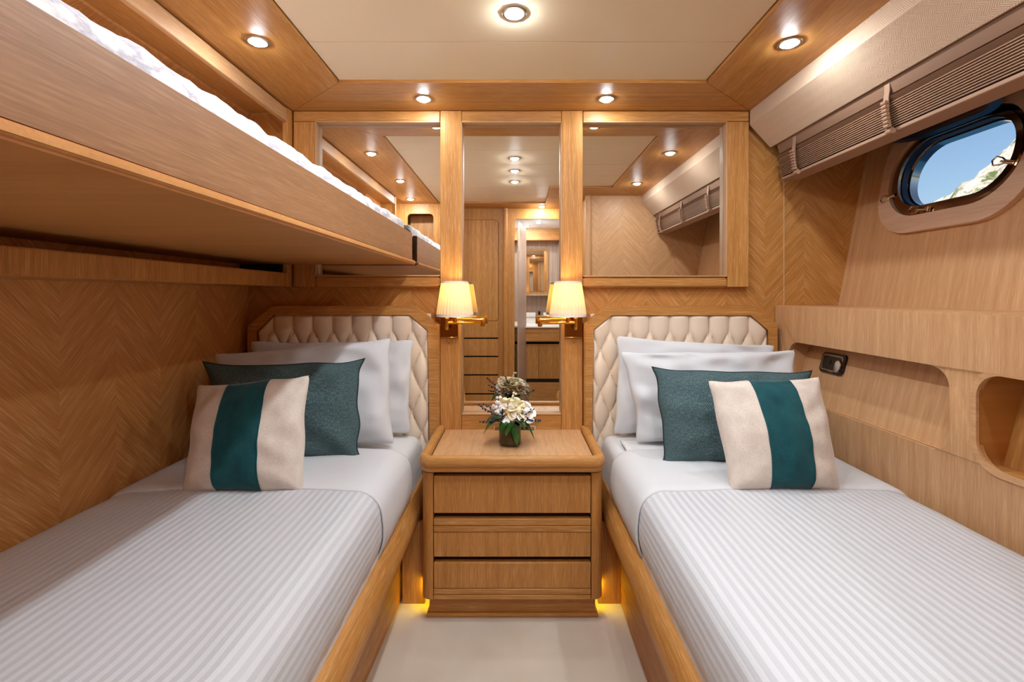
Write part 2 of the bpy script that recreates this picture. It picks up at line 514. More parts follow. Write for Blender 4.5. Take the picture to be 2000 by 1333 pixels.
# ceiling: dark carcass, cream panels, oak border
ceil = struct(B().box(-546, 760, -800, 952, 374, 390).done('ceiling', 'groove'), 'cream panelled ceiling with a wide oak border')
ys = [800.5, 680, 549, 426, 300.5, 289.5, 166, 21]
for i in range(4):
    B().box(-299, 325, ys[i + 1] + .5 if i < 3 else 290, ys[i] - .5, 366, 374, 0.5).done('ceiling_panel', 'cream', ceil)
for i in (5, 6):
    B().box(-299, 117, ys[i + 1] + .5, ys[i] - .5, 366, 374, 0.5).done('ceiling_panel', 'cream', ceil)
def soffit(poly, mat): B().plate(poly, [], 361, 374, FZ).done('soffit_board', mat, ceil)
soffit([(-300, 800), (326, 800), (459, 921.5), (459, 940), (-530, 940), (-433, 921.5)], 'wood_x')
soffit([(-433.5, 920.6), (-300.6, 799.5), (-300.6, 22), (-433.5, 22)], 'wood_y')
soffit([(459.5, 920.6), (326.6, 799.5), (326.6, 289), (459.5, 163)], 'wood_y')
soffit([(326, 288.5), (118, 288.5), (118, -95), (264, -95), (264, 162), (459, 162)], 'wood_x')
soffit([(117.5, 21.5), (-534, 21.5), (-534, -95), (117.5, -95)], 'wood_x')
B().box(-531, -435, 22, 938, 362, 374).done('recess_ceiling', 'wood_y', ceil)
# oak fascia over the bunk recess
struct(B().box(-447, -438, 152, 906, 333, 359, 1.2).done('trim_2', 'pale_y'))
struct(B().box(-447, -436, 904, 922, 16, 361, 1.2).done('trim_3', 'wood_z'))
struct(B().box(-447, -436, 140, 154, 121, 361, 1.2).done('trim_4', 'wood_z'))

# ================================================================ recessed ceiling lamps
def downlight(x, y, z, label, w=DOWN_W, mat='nickel', group='recessed ceiling lamps', r=16.5):
    t = thing('ceiling_lamp', label, 'lamp', (x, y, z), group)
    k = r / 16.5
    B().lathe([(11.0 * k, 0.3), (11.2 * k, -0.4), (12.5 * k, -1.8), (15.2 * k, -1.6), (16.5 * k, -0.4), (16.5 * k, 0.2), (12 * k, 0.3)], (x, y, z), 28, True).done('trim_ring', mat, t)
    key = 'lens_%.1f' % w
    if key not in MAT: MAT[key] = emit('lamp_lens_%.1fw' % w, LAMP_COL + (1,), 41.0 * w)
    B().lathe([(0, -5.6), (4 * k, -5.2), (7.6 * k, -4.0), (10.0 * k, -2.0), (11.1 * k, -0.1), (11.0 * k, 0.2)], (x, y, z), 16).done('lens', key, t)
    return t
downlight(-1, 611, 366, 'recessed lamp in the cream ceiling panel, nearest the mirrors')
downlight(-1, 484, 366, 'recessed lamp in the cream ceiling, middle of the central row')
downlight(-1, 352, 366, 'recessed lamp in the cream ceiling, last of the central row before the door')
downlight(-366, 670, 361, 'recessed lamp in the oak border above the upper bunk, near the mirrors', 3.5)
downlight(-362, 383, 361, 'recessed lamp in the oak border halfway along the upper bunk', 3.5)
downlight(-392, 104, 361, 'recessed lamp in the oak border at the foot of the upper bunk', 10)
downlight(-168, 865, 361, 'recessed lamp in the oak border above the pillar of the bunk side mirror', 3)
downlight(168, 865, 361, 'recessed lamp in the oak border above the mirror beside the porthole wall', 3)
downlight(393, 674, 361, 'recessed lamp in the oak border beside the cream fabric valance, near the mirrors', 6.5)
downlight(393, 349, 361, 'recessed lamp in the oak border beside the valance, at the foot of the bed', 8)
downlight(108, -44, 361, 'recessed lamp in front of the bathroom door', 13)

# ================================================================ mirrors on the back wall
def bead(x0, x1, z0, z1, par, y=918.2):
    B().box(x0, x1, y, 934, z0, z1, 0.6).done('bead', 'pale_x' if x1 - x0 > z1 - z0 else 'pale_z', par)
mL = thing('wall_mirror', 'wide wall mirror in an oak frame behind the upper bunk', 'mirror', (-290, 930, 16))
B().box(-433, -147, 920, 937, 340, 360, 1).done('top_rail', 'wood_x', mL)
B().box(-390, -147, 920, 937, 16, 37, 2.5, 2).done('bottom_rail', 'wood_x', mL)
B().box(-433, -390.4, 920, 937, 16, 339.6, 1).done('stile', 'wood_z', mL)
B().box(-389, -146, 934, 937, 38, 339).done('mirror_glass', 'mirror', mL)
bead(-390.3, -147, 337.4, 340, mL); bead(-390.3, -147, 37, 39.4, mL); bead(-390.3, -388.2, 39, 338, mL)
mR = thing('wall_mirror', 'wide wall mirror in an oak frame reflecting the porthole', 'mirror', (290, 930, 16))
B().box(133, 457, 920, 937, 340, 360, 1).done('top_rail', 'wood_x', mR)
B().box(133, 414, 920, 937, 16, 36, 2.5, 2).done('bottom_rail', 'wood_x', mR)
B().box(414.4, 457, 920, 937, 16, 339.6, 1).done('stile', 'wood_z', mR)
B().box(132, 413, 934, 937, 37, 339).done('mirror_glass', 'mirror', mR)
bead(133, 414.3, 337.4, 340, mR); bead(133, 414.3, 36, 38.4, mR); bead(412.2, 414.3, 38, 338, mR)
mC = thing('wall_mirror', 'tall narrow mirror between two oak pillars above the nightstand', 'mirror', (-7, 930, -264))
for x0, x1 in ((-146, -104.4), (90.4, 132)):
    B().box(x0, x1, 919, 937, -300, 360.5, 1).done('pillar', 'wood_z', mC)
B().box(-104, 90, 920, 937, 340, 360, 0.6).done('top_rail', 'wood_x', mC)
B().box(-104, 90, 920, 937, -300, -233, 0.6).done('bottom_rail', 'wood_x', mC)
B().box(-104, 90, 934, 937, -232, 339).done('mirror_glass', 'mirror', mC)
bead(-104.4, 90.4, 337.4, 340, mC); bead(-104.4, 90.4, -233.4, -231, mC)
bead(-104.6, -103, -231, 337, mC); bead(89, 90.6, -231, 337, mC)

# ================================================================ wall lamps
def sconce(sx, label):
    X0 = -7.0                      # symmetry axis of the nightstand
    X = lambda v: X0 + sx * v
    t = thing('wall_lamp', label, 'lamp', (X(121), 919, -80), 'brass swing arm wall lamps')
    xs = sorted((X(138), X(104)))
    bp = B().box(xs[0], xs[1], 915.5, 919.2, -82, -28, 0.8).done('backplate', 'bronze', t)
    B().box(xs[0] - .4, xs[1] + .4, 914.6, 919, -83.2, -81.4, 0.3).done('backplate_edge', 'brass', bp)
    B().lathe([(0, 0), (1.6, 0), (1.6, 2.5), (2.4, 3), (1.2, 5), (1.2, 8), (0, 8)], (X(121), 912, -93), 12).done('switch', 'brass', t)
    hy = 893
    h = B().lathe([(0, 0), (2.6, 0.4), (3.2, 2), (3.2, 9), (3.6, 9.2), (3.6, 12), (3.1, 12.3), (3.1, 20), (3.8, 20.3), (3.8, 25), (2.4, 27), (0, 27)], (X(122), hy, -66), 16).done('pivot_post', 'brass', t)
    B().tube([(X(122), 917, -50), (X(122), hy, -50)], 2.4, 10).done('bracket', 'brass', h)
    B().tube([(X(122), hy, -52), (X(55), hy - 3, -53)], 2.6, 12).done('lower_arm', 'brass', t)
    j = B().lathe([(0, 0), (3, 0.4), (4.2, 1.5), (4.2, 7), (3.6, 7.4), (3.6, 9), (4.3, 9.4), (4.3, 15), (3.4, 16.6), (1.6, 17.6), (0, 18)], (X(54), hy - 3, -60), 16).done('elbow_joint', 'brass', t)
    B().tube([(X(55), hy - 5, -46), (X(106), 884, -44)], 2.6, 12).done('upper_arm', 'brass', t)
    B().lathe([(0, 0), (4, 0.4), (4, 9), (3, 10), (2, 11), (2, 22), (5, 23), (5, 34), (0, 34)], (X(106), 884, -51), 16).done('lamp_stem', 'brass', t)
    c = (X(106), 884, 0)
    n = 32
    B().lathe([(33.0, -35.5), (28.8, -6), (24.4, 23.5)], c, n * 4, False, lambda k: (1.0, 1.035, 1.06, 1.035)[k % 4]).done('lamp_shade', 'shade', t, sharp=80)
    B().lathe([(33.2, -40), (34.4, -40), (33.9, -34.5), (32.9, -34.5)], c, 48, True).done('shade_trim', 'trim', t)
    B().lathe([(24.2, 22.5), (25.4, 22.5), (24.9, 26), (23.8, 26)], c, 48, True).done('shade_trim', 'trim', t)
    B().lathe([(0, -14), (4, -13), (6.5, -6), (6.5, 0), (4.5, 6), (0, 8)], c, 14).done('bulb', 'bulb', t)
    d = bpy.data.lights.new('wall_lamp_light', 'POINT'); d.energy = SCONCE_W; d.color = (1, 0.80, 0.46); d.shadow_soft_size = 0.022
    lo = bpy.data.objects.new('wall_lamp_light', d); COL.objects.link(lo); lo.parent = t
    lo.location = M3(c[0], c[1], 2) - wl(t)
    bpy.data.objects[t.name].children  # noqa
    return t
sconce(-1, 'brass swing arm wall lamp with pleated shade on the pillar beside the upper bunk')
sconce(1, 'brass swing arm wall lamp with pleated shade on the pillar towards the porthole')

# ================================================================ upper bunk, ledge under it
bk = thing('upper_bunk', 'pale oak pull down upper bunk above the bed by the wall', 'bunk bed', (-360, 480, 61))
B().box(-526, -194, 156, 926, 60, 68, 2.6, 3).done('base_panel', 'under', bk)
B().box(-209, -199, 156, 912, 68, 121, 1.4, 2).done('front_board', 'fascia', bk)
B().box(-526, -209.5, 902, 911, 68, 118, 1.0).done('end_board', 'pale_x', bk)
B().box(-526, -209.5, 157, 167, 68, 118, 1.0).done('end_board', 'pale_x', bk)
def mattress_mesh(x0, x1, y0, y1, z0, z1, r, nx, ny, amp):
    """rounded mattress with a softly uneven top"""
    b = B()
    def prof(k):
        L = [(x0, z0), (x0, z1 - r)]
        for q in range(1, 6):
            a = math.pi - q * math.pi / 10
            L.append((x0 + r + r * math.cos(a), z1 - r + r * math.sin(a)))
        m = 14
        for q in range(1, m): L.append((x0 + r + (x1 - x0 - 2 * r) * q / m, z1))
        for q in range(0, 6):
            a = math.pi / 2 - q * math.pi / 10
            L.append((x1 - r + r * math.cos(a), z1 - r + r * math.sin(a)))
        L.append((x1, z0)); return L
    P = prof(0); rings = []
    for j in range(ny + 1):
        y = y0 + (y1 - y0) * j / ny
        e = min(1.0, min(y - y0, y1 - y) / r)
        dip = r * (1 - math.sqrt(max(0, 1 - (1 - e) ** 2)))
        ring = []
        for x, z in P:
            nz = amp * (mnoise.noise(Vector((x * .02, y * .05, 1.7))) + .5 * mnoise.noise(Vector((x * .05, y * .12, 4.7))))
            ring.append(b.bm.verts.new((x + (nz * 0.4 if z > z0 + 5 else 0), y, (z - dip * 0.8 + nz) if z > z0 + 1 else z)))
        rings.append(ring)
    for j in range(ny):
        for i in range(len(P)):
            i2 = (i + 1) % len(P)
            b.bm.faces.new((rings[j][i], rings[j][i2], rings[j + 1][i2], rings[j + 1][i]))
    b.bm.faces.new(rings[0]); b.bm.faces.new(rings[-1][::-1])
    return b
tag(mattress_mesh(-521, -212, 169, 900, 68.5, 146, 14, 0, 110, 3.0).done('bunk_mattress', 'marbled'), 'thin mattress in pale marbled cloth lying in the upper bunk', 'mattress')

sh = thing('wall_ledge', 'oak wall ledge below the upper bunk along the chevron wall', 'shelf', (-484, 460, 17))
B().box(-448, -438, 14, 919, 17, 43, 1.6, 2).done('front_board', 'wood_z', sh)
B().box(-530, -448.4, 14, 919, 17, 23, 0.5).done('bottom_board', 'wood_y', sh)
B().box(-529, -450, 905, 918, 23.5, 62, 0.5).done('end_block', 'groove', sh)
B().box(-512, -452, 898, 904, 26, 58, 1).done('hinge_void_shade', 'black', sh)  # solid black panel paints the shade of the deep hinge void

# ================================================================ headboards
def headboard(pts_out, pts_in, bx, label):
    Y = 908.0
    q = lambda p: ((p[0] - 1006) * Y / 920, (577 - p[1]) * Y / 920)
    O = [q(p) for p in pts_out]; I = [q(p) for p in pts_in]
    t = thing('headboard', label, 'headboard', ((O[0][0] + O[-1][0]) / 2, 920, -330), 'buttoned headboards')
    poly = [(O[0][0], -330)] + O[1:-1] + [(O[-1][0], -330), (I[-1][0], -330)] + I[1:-1][::-1] + [(I[0][0], -330)]
    b = B().plate(poly, [], 906, 936, FY)
    bmesh.ops.bevel(b.bm, geom=[e for e in b.bm.edges if all(v.co.y < 907 for v in e.verts) and len(e.link_faces) == 2 and e.calc_face_angle(0) > 0.5], offset=2.0, segments=2, affect='EDGES')
    b.done('frame', 'wood_x', t)
    # buttoned pad
    dx, dz = 38.8 * Y / 920, 41.2 * Y / 920
    x0, x1 = I[0][0], I[-1][0]; zt = I[1][1]; ztop = max(p[1] for p in I)
    bx0 = (bx[0] - 1006) * Y / 920; bz0 = (577 - bx[1]) * Y / 920
    cut = [p for p in I]
    def inside_depth(x, z):
        # distance from the three inner frame edges with the clipped corners
        d = min(x - x0, x1 - x, ztop - z)
        ca, cb = I[1], I[2]; cc, cd = I[-3], I[-2]
        for (p, r_) in ((ca, cb), (cc, cd)):
            e = Vector((r_[0] - p[0], r_[1] - p[1])); nrm = Vector((e.y, -e.x)).normalized()
            d = min(d, nrm.dot(Vector((x - p[0], z - p[1]))))
        return d
    def puff(x, z):
        h = (z - bz0)
        cr = lambda v: abs(math.sin(math.pi * v))
        ux = (x - bx0) / dx
        if h > 0:
            f = cr(ux) ** 0.3
        else:
            uz = h / (2 * dz)
            p_, q_ = ux + uz, ux - uz
            f = (cr(p_) * cr(q_)) ** 0.26
            if h > -dz * 0.4:
                w = min(1, -h / (dz * 0.4)); f = f * w + (cr(ux) ** 0.3) * (1 - w)
            # button pits
        g = min(1.0, max(0.0, inside_depth(x, z)) / 6.0) ** 0.5
        return f * g
    nx, nz = 230, 170
    zb = -330
    b = B()
    def f(a, c):
        x = x0 + (x1 - x0) * a; z = zb + (ztop - zb) * c
        dpt = inside_depth(x, z)
        return Vector((x, 917 - 11 * puff(x, z) + (0 if dpt > -0.5 else 12), z))
    b.grid(nx, nz, f)
    b.done('pad', 'leather', t, sharp=60)
    btn = None
    row = 0; z = bz0
    while z > -300:
        off = 0 if row % 2 == 0 else dx / 2
        k0 = math.floor((x0 - bx0 - off) / dx) - 1
        for k in range(k0, k0 + 14):
            x = bx0 + off + k * dx
            if x < x0 + 6 or x > x1 - 6 or inside_depth(x, z) < 6: continue
            if btn is None:
                bb = B(); bmesh.ops.create_uvsphere(bb.bm, u_segments=10, v_segments=6, radius=3.1)
                for v in bb.bm.verts: v.co = Vector((x + v.co.x, 915.5 + v.co.y * 0.6, z + v.co.z))
                btn = bb.done('button', 'leather', t)
            else:
                link('button', btn.data, t, M3(x, 915.5, z))
        row += 1; z -= dz
    return t
headboard([(483, 900), (483, 636), (531, 598), (807, 598), (858, 636), (858, 900)],
          [(500, 900), (500, 647), (535, 613.5), (801, 613.5), (838, 645), (838, 900)], (531.5, 642),
          'cream buttoned leather headboard in an oak frame under the upper bunk')
headboard([(1141, 900), (1141, 632), (1188, 598), (1470, 598), (1519, 634), (1519, 900)],
          [(1157, 900), (1157, 643), (1194, 614), (1466, 614), (1502, 645), (1502, 900)], (1192.5, 645),
          'cream buttoned leather headboard in an oak frame beside the porthole wall')

# ================================================================ berths
def taper(o, s, xw, xa):
    """the bunk-side berth narrows a little towards its foot"""
    for v in o.data.vertices:
        w = v.co + wl(o)
        y = w.y / U; x = w.x / U
        if y < 320:
            k = 1 - 0.125 * (320 - y) / abs(xa - xw)
            v.co.x = (xw + (x - xw) * k) * U - wl(o).x
    return o
def bed(s, xw, xa, y0, label_bed, label_mat, label_cov):
    """s=-1 left, +1 right; xw wall side, xa aisle side of the bedding"""
    xr = xa - s * -1 * 0 + s * 8            # rail centre, a little under the bedding
    xp = xr + s * 10                        # recessed base panel
    t = thing('bed', label_bed, 'bed', ((xw + xa) / 2, 450, FLOOR), 'berths')
    prof = [(22 * math.cos(a) * (1.0 if math.cos(a) * 1 > 0 else 1.0), -368 + 28 * math.sin(a)) for a in [2 * math.pi * k / 20 for k in range(20)]]
    B().sweep([(xr, y0, 0), (xr, 100, 0) if y0 < 100 else (xr, 200, 0), (xr, 220, 0), (xr, 320, 0), (xr, 600, 0), (xr, 780, 0), (xr + s * 1, 898, 0)], prof).done('side_rail', 'wood_y', t)
    a, b = sorted((xp, xp + s * 8))
    B().box(a, b, y0, 900, FLOOR, -385).done('base_panel', 'wood_y', t)
    a, b = sorted((xp - s * 0.5, xa - s * 20.5))
    B().box(a, b, 801, 808, FLOOR, -385).done('corner_panel', 'wood_z', t)
    a, b = sorted((xw, xp + s * 9))
    B().box(a, b, y0, 900, -352, -343).done('base_board', 'wood_y', t)
    a, b = sorted((xw, xa + s * 3))
    tag(mattress_mesh(a, b, y0 + 2, 897, -342, -262, 16, 0, 40, 0.8).done('mattress', 'linen'), label_mat, 'mattress', 'berth mattresses')
    # cover: cross-section swept along the bed
    def section(off):
        L = []
        w = abs(xa - xw)
        pts = [(0, -330), (0, -276), (3, -266), (10, -259), (22, -255)]
        for q in range(1, 26): pts.append((22 + (w - 52) * q / 26, -254 + 4.5 * math.sin(math.pi * q / 26)))
        for q in range(0, 9):
            a_ = math.pi / 2 - q * math.pi / 18 * 1.0
            pts.append((w - 30 + 30 * math.cos(a_), -284 + 30 * math.sin(a_)))
        pts += [(w + 1.5, -300), (w + 1, -316), (w - 2, -328), (w - 5, -337), (w - 8, -341)]
        for i, (p, z) in enumerate(pts):
            i0, i1 = max(0, i - 1), min(len(pts) - 1, i + 1)
            tx, tz = pts[i1][0] - pts[i0][0], pts[i1][1] - pts[i0][1]
            l = math.hypot(tx, tz) or 1
            L.append((p - tz / l * off * -1 * -1, z + tx / l * off))
        return pts, L
    def cover(name, ya, yb, off, ny, mat, par, edge):
        pts, L = section(off)
        arc = [0.0]
        for i in range(1, len(L)): arc.append(arc[-1] + math.hypot(L[i][0] - L[i - 1][0], L[i][1] - L[i - 1][1]))
        bb = B(); n = len(L)
        def f(u, v):
            i = min(n - 1, int(round(u * (n - 1)))); y = ya + (yb - ya) * v
            p, z = L[i]
            side = max(0.0, (arc[i] - (arc[-1] - 80)) / 80)
            nz = 1.6 * mnoise.noise(Vector((p * .012, y * .012, 3.1 * s))) + 0.9 * mnoise.noise(Vector((p * .05, y * .02, 7.7)))
            rip = 2.2 * side * mnoise.noise(Vector((y * .045, 0.3, 5 + s))) * (1 if edge else 0.7)
            yy = y
            if edge and v < 0.06: z = z - (1 - (v / .06)) * 2.5 if side < 0.3 else z
            if edge and v > 0.9: z = z - ((v - .9) / .1) ** 2 * 4
            yy += 5 * math.sin(p * 0.012 + 1) * (1 - abs(2 * v - 1)) * 0 + (4 * side if edge else 0)
            return Vector((xw - s * (p + rip), yy, z + nz * (1 - side)))
        bb.grid(n - 1, ny, f, lambda u, v: (arc[min(n - 1, int(round(u * (n - 1))))] * U, (ya + (yb - ya) * v) * U))
        o = bb.done(name, mat, par, sharp=70)
        m = o.modifiers.new('thickness', 'SOLIDIFY'); m.thickness = 0.005 if edge else 0.004; m.offset = -1
        return o
    if s < 0:
        for o in list(t.children): taper(o, s, xw, xa)
        taper(bpy.data.objects['mattress'], s, xw, xa)
    ct = thing('bed_cover', label_cov, 'bed cover', ((xw + xa) / 2, 400, -262), 'berth covers')
    cover('striped_cover', y0 + 3, 640, 1.0, 90, 'stripe', ct, False)
    if s < 0: taper(ct.children[0], s, xw, xa)
    cover('turned_down_sheet', 605, 772, 4.5, 40, 'linen', ct, True)
    return t
bed(-1, -525, -174, 14, 'built in oak berth under the upper bunk', 'mattress in a white fitted sheet on the berth under the bunk', 'white striped sateen cover on the bed under the bunk')
bed(1, 511, 162, 166, 'built in oak berth under the porthole wall', 'mattress in a white fitted sheet on the berth beside the porthole wall', 'white striped sateen cover on the bed beside the porthole wall')

# ================================================================ pillows and cushions
def pillow(name, BL, BR, TL, TR, T, label, cat, group, mat, k=0.07, seed=0, n=44, sag=0.12, wr=1.0, piping=None, band=None, pw=0.5, bandmat=None):
    C = [Vector(p) for p in (BL, BR, TL, TR)]
    cx = (C[1] - C[0] + C[3] - C[2]).normalized(); cz = (C[2] - C[0] + C[3] - C[1]).normalized()
    nr = cx.cross(cz).normalized()           # towards the viewer (-y)
    wdt = ((C[1] - C[0]).length + (C[3] - C[2]).length) / 2; hgt = ((C[2] - C[0]).length + (C[3] - C[1]).length) / 2
    def outline(s, t):
        s, t = s * 1.025, t * 1.025
        s, t = s * (1 - .05 * min(1, abs(t)) ** 14), t * (1 - .05 * min(1, abs(s)) ** 14)
        s2 = s * (1 - k * (1 - min(1, abs(t)) ** 6) * abs(s) ** 2 * (1 + .35 * mnoise.noise(Vector((t * 1.7, s, seed)))))
        t2 = t * (1 - k * 1.1 * (1 - min(1, abs(s)) ** 6) * abs(t) ** 2 * (1 + .35 * mnoise.noise(Vector((s * 1.7, t, seed + 5)))))
        a, b_ = (s2 + 1) / 2, (t2 + 1) / 2
        return C[0] * (1 - a) * (1 - b_) + C[1] * a * (1 - b_) + C[2] * (1 - a) * b_ + C[3] * a * b_
    def surf(s, t, side, lift=0.0):
        p = outline(s, t)
        th = T * (max(0, 1 - s * s) * max(0, 1 - t * t)) ** pw * (1 - sag * t)
        e = (1 - s * s) * (1 - t * t)
        rad = math.hypot(s, t)
        ang = math.atan2(t * hgt, s * wdt)
        fold = mnoise.noise(Vector((math.cos(ang) * 3.2, math.sin(ang) * 3.2, seed * 3.1 + rad * .8))) * min(1, e * 5) * max(0, rad - .25)
        crum = mnoise.noise(Vector((s * 2.3 + seed, t * 2.3, seed * 1.7))) * min(1, e * 4)
        return p + nr * (side * (th + lift) + wr * (fold * 7.0 + crum * 3.0 + 1.5 * min(1, e * 6) * mnoise.noise(Vector((s * 5 + seed, t * 4, seed * .7)))) * (1 if side > 0 else 0.3))
    b = B()
    uvs = lambda u, v: (u * wdt * U + seed, v * hgt * U)
    ease = lambda u: math.sin((u * 2 - 1) * math.pi / 2)
    b.grid(n, n, lambda u, v: surf(ease(u), ease(v), 1), uvs)
    b.grid(n, n, lambda u, v: surf(ease(u), ease(v), -1), uvs, True)
    o = b.done(name, mat, None, sharp=80, weld=True)
    tag(o, label, cat, group)
    def rim(): 
        L = []
        m = 26
        for q in range(m): L.append((-1 + 2 * q / m, -1))
        for q in range(m): L.append((1, -1 + 2 * q / m))
        for q in range(m): L.append((1 - 2 * q / m, 1))
        for q in range(m): L.append((-1, 1 - 2 * q / m))
        return [outline(s * .995, t * .995) for s, t in L]
    if piping:
        B().tube(rim(), 1.7, 7, True).done('piping', piping, o)
    if band:
        b = B(); a0, a1 = band
        es = lambda u: a0 + (a1 - a0) * u
        b.grid(24, n, lambda u, v: surf(es(u), ease(v), 1, 0.7), lambda u, v: (u * (a1 - a0) / 2 * wdt * U, v * hgt * U))
        b.grid(24, n, lambda u, v: surf(es(u), ease(v), 1, -0.6), lambda u, v: (u, v), True)
        bo = b.done('band', bandmat, o, sharp=80)
        for a in (a0, a1):
            B().tube([surf(a, ease(v / n), 1, 0.8) for v in range(1, n)], 0.7, 6).done('seam', bandmat, bo)
    return o
LG, RG = 'pillows on the bed under the bunk', 'pillows on the bed beside the porthole wall'
pillow('pillow', at(500, 852, 862), at(806, 850, 866), at(484, 664, 880), at(814, 661, 882), 24, 'white pillow resting against the headboard under the bunk', 'pillow', LG, 'linen', 0.08, 1, wr=2.2, pw=.42)
pillow('pillow', at(440, 880, 800), at(776, 872, 800), at(412, 688, 806), at(770, 655, 836), 31, 'white pillow behind the slate teal cushion on the bed under the bunk', 'pillow', LG, 'linen', 0.09, 2, wr=2.4, pw=.42)
pillow('cushion', at(402, 908, 726), at(716, 906, 728), at(387, 702, 752), at(722, 695, 766), 30, 'slate teal woven cushion with dark piping on the bed under the bunk', 'cushion', LG, 'weave', 0.15, 3, wr=1.6, piping='piping')
pillow('cushion', at(352, 972, 602), at(596, 968, 606), at(382, 749, 655), at(608, 728, 660), 31, 'beige cushion with a teal velvet band on the bed under the bunk', 'cushion', LG, 'beige_v', 0.09, 4, band=(-0.36, 0.34), bandmat='teal_v')
pillow('pillow', at(1193, 851, 864), at(1508, 851, 864), at(1200, 653, 882), at(1518, 672, 882), 20, 'white pillow resting against the headboard beside the porthole wall', 'pillow', RG, 'linen', 0.08, 5, wr=2.2, pw=.42)
pillow('pillow', at(1240, 868, 802), at(1568, 870, 802), at(1205, 684, 824), at(1558, 680, 822), 27, 'white pillow behind the slate teal cushion beside the porthole wall', 'pillow', RG, 'linen', 0.09, 6, wr=2.4, pw=.42)
pillow('cushion', at(1284, 917, 702), at(1610, 916, 704), at(1264, 712, 744), at(1594, 720, 740), 30, 'slate teal woven cushion with dark piping beside the porthole wall', 'cushion', RG, 'weave', 0.13, 7, wr=1.5, piping='piping')
pillow('cushion', at(1424, 968, 606), at(1647, 964, 606), at(1378, 740, 660), at(1603, 732, 660), 31, 'beige cushion with a teal velvet band beside the porthole wall', 'cushion', RG, 'beige_v', 0.09, 8, band=(-0.30, 0.40), bandmat='teal_v')

fb = B()
def flapf(u, v):
    x = 184 + 140 * u; y = 766 + 60 * v - 6 * u
    return Vector((x, y, -257.5 + 3 * v + 1.2 * mnoise.noise(Vector((x * .05, y * .05, 2)))))
fb.grid(20, 10, flapf)
fo = fb.done('case_flap', 'linen', [o for o in bpy.data.objects if o.get('label', '').startswith('white pillow behind the slate teal cushion beside')][0], sharp=80)
fm = fo.modifiers.new('thickness', 'SOLIDIFY'); fm.thickness = 0.006; fm.offset = 0
# ================================================================ nightstand
ns = thing('nightstand', 'oak nightstand with three drawers between the two beds', 'nightstand', (-5, 830, FLOOR))
XL, XR = -150.0, 141.0
B().box(XL + 14, XR - 14, 742, 919, -276, -262, 0.8).done('top', 'pale_y', ns)
def rimpath(x0, x1, yb, yf, r):
    P = [(x0, yb, 0), (x0, yf + r, 0)]
    for q in range(1, 8):
        a = math.pi + q * math.pi / 16
        P.append((x0 + r + r * math.cos(a), yf + r + r * math.sin(a), 0))
    for q in range(1, 9):
        a = 1.5 * math.pi + q * math.pi / 16
        P.append((x1 - r + r * math.cos(a), yf + r + r * math.sin(a), 0))
    P += [(x1, yb, 0)]
    return P
rp = [(8 * math.copysign(abs(math.cos(a)) ** .8, math.cos(a)), -262.5 + 9.5 * math.copysign(abs(math.sin(a)) ** .8, math.sin(a))) for a in [2 * math.pi * k / 18 for k in range(18)]]
B().sweep(rimpath(XL + 5, XR - 5, 918, 742, 14), rp).done('fiddle_rim', 'wood_x', ns)
lp = [(-6, -278), (5, -278), (6.5, -275), (6.5, -270), (-6, -270)]
B().sweep(rimpath(XL + 5, XR - 5, 918, 744, 14), lp[::-1]).done('lower_moulding', 'wood_x', ns)
body = B().box(XL + 8, XR - 8, 764, 918, -486, -279, 0.3).done('body', 'groove', ns)
for x0, x1, sg in ((XL, XL + 19, 1), (XR - 19, XR, -1)):
    # quarter-round corner post
    r = 15
    xo, xi = (x0, x1) if sg > 0 else (x1, x0)
    pl = [(xi, 752)]
    for q in range(0, 9):
        a = math.radians(90 * q / 8)
        pl.append((xo + sg * (r - r * math.sin(a)), 752 + r - r * math.cos(a)))
    pl += [(xo, 918), (xi, 918)]
    B().plate(pl, [], -486, -284, FZ).done('corner_post', 'wood_z', ns)
    B().lathe([(0, -6), (2.4, -6), (2.4, 6), (0, 6)], ((x0 + x1) / 2, 763, -281), 12).done('pin', 'nickel', ns)
zy = lambda py: (577 - py) * 752 / 920
D0, D1 = XL + 20.2, XR - 20.2
def drawer(f0, f1, strips):
    d = B().box(D0, D1, 752, 763, zy(f1), zy(f0), 0.8).done('drawer', 'wood_z', ns)
    for a, b in strips:
        B().box(D0, D1, 751.2, 763, zy(b) + .25, zy(a) - .25, 0.7).done('edge_strip', 'wood_x', d)
drawer(930, 1003, [])
drawer(1040.4, 1088.5, [(1014, 1027), (1027.4, 1040)])
drawer(1100, 1150, [(1150.4, 1161.4), (1161.8, 1172)])
pl = B().box(XL + 10, XR - 10, 770, 912, FLOOR, -486, 0.5).done('plinth', 'wood_x', ns)
B().sweep([(XL + 10, 905, 0), (XL + 10, 770, 0), (XR - 10, 770, 0), (XR - 10, 905, 0)], [(0, FLOOR), (3.4, FLOOR + .6), (4.4, FLOOR + 4), (3.4, FLOOR + 7.4), (0, FLOOR + 8)][::-1]).done('toe_moulding', 'wood_x', ns)
for xx, s in ((XL - 0.6, -1), (XR + 0.6, 1)):
    a, b = sorted((xx - s * 2.5, xx - s * 8))
    t = B().box(a, b, 794, 799.5, -489.5, -487, 0.2).done('light_strip', 'led')
    B().box(a - 1, b + 1, 790, 793, -497, -486.5, 0.2).done('glow_shield', 'groove', t)  # added unseen lip, keeps the yellow glow off the carpet
    tag(t, 'yellow light strip under the nightstand edge towards the ' + ('bunk' if s < 0 else 'porthole'), 'lamp', 'floor light strips')

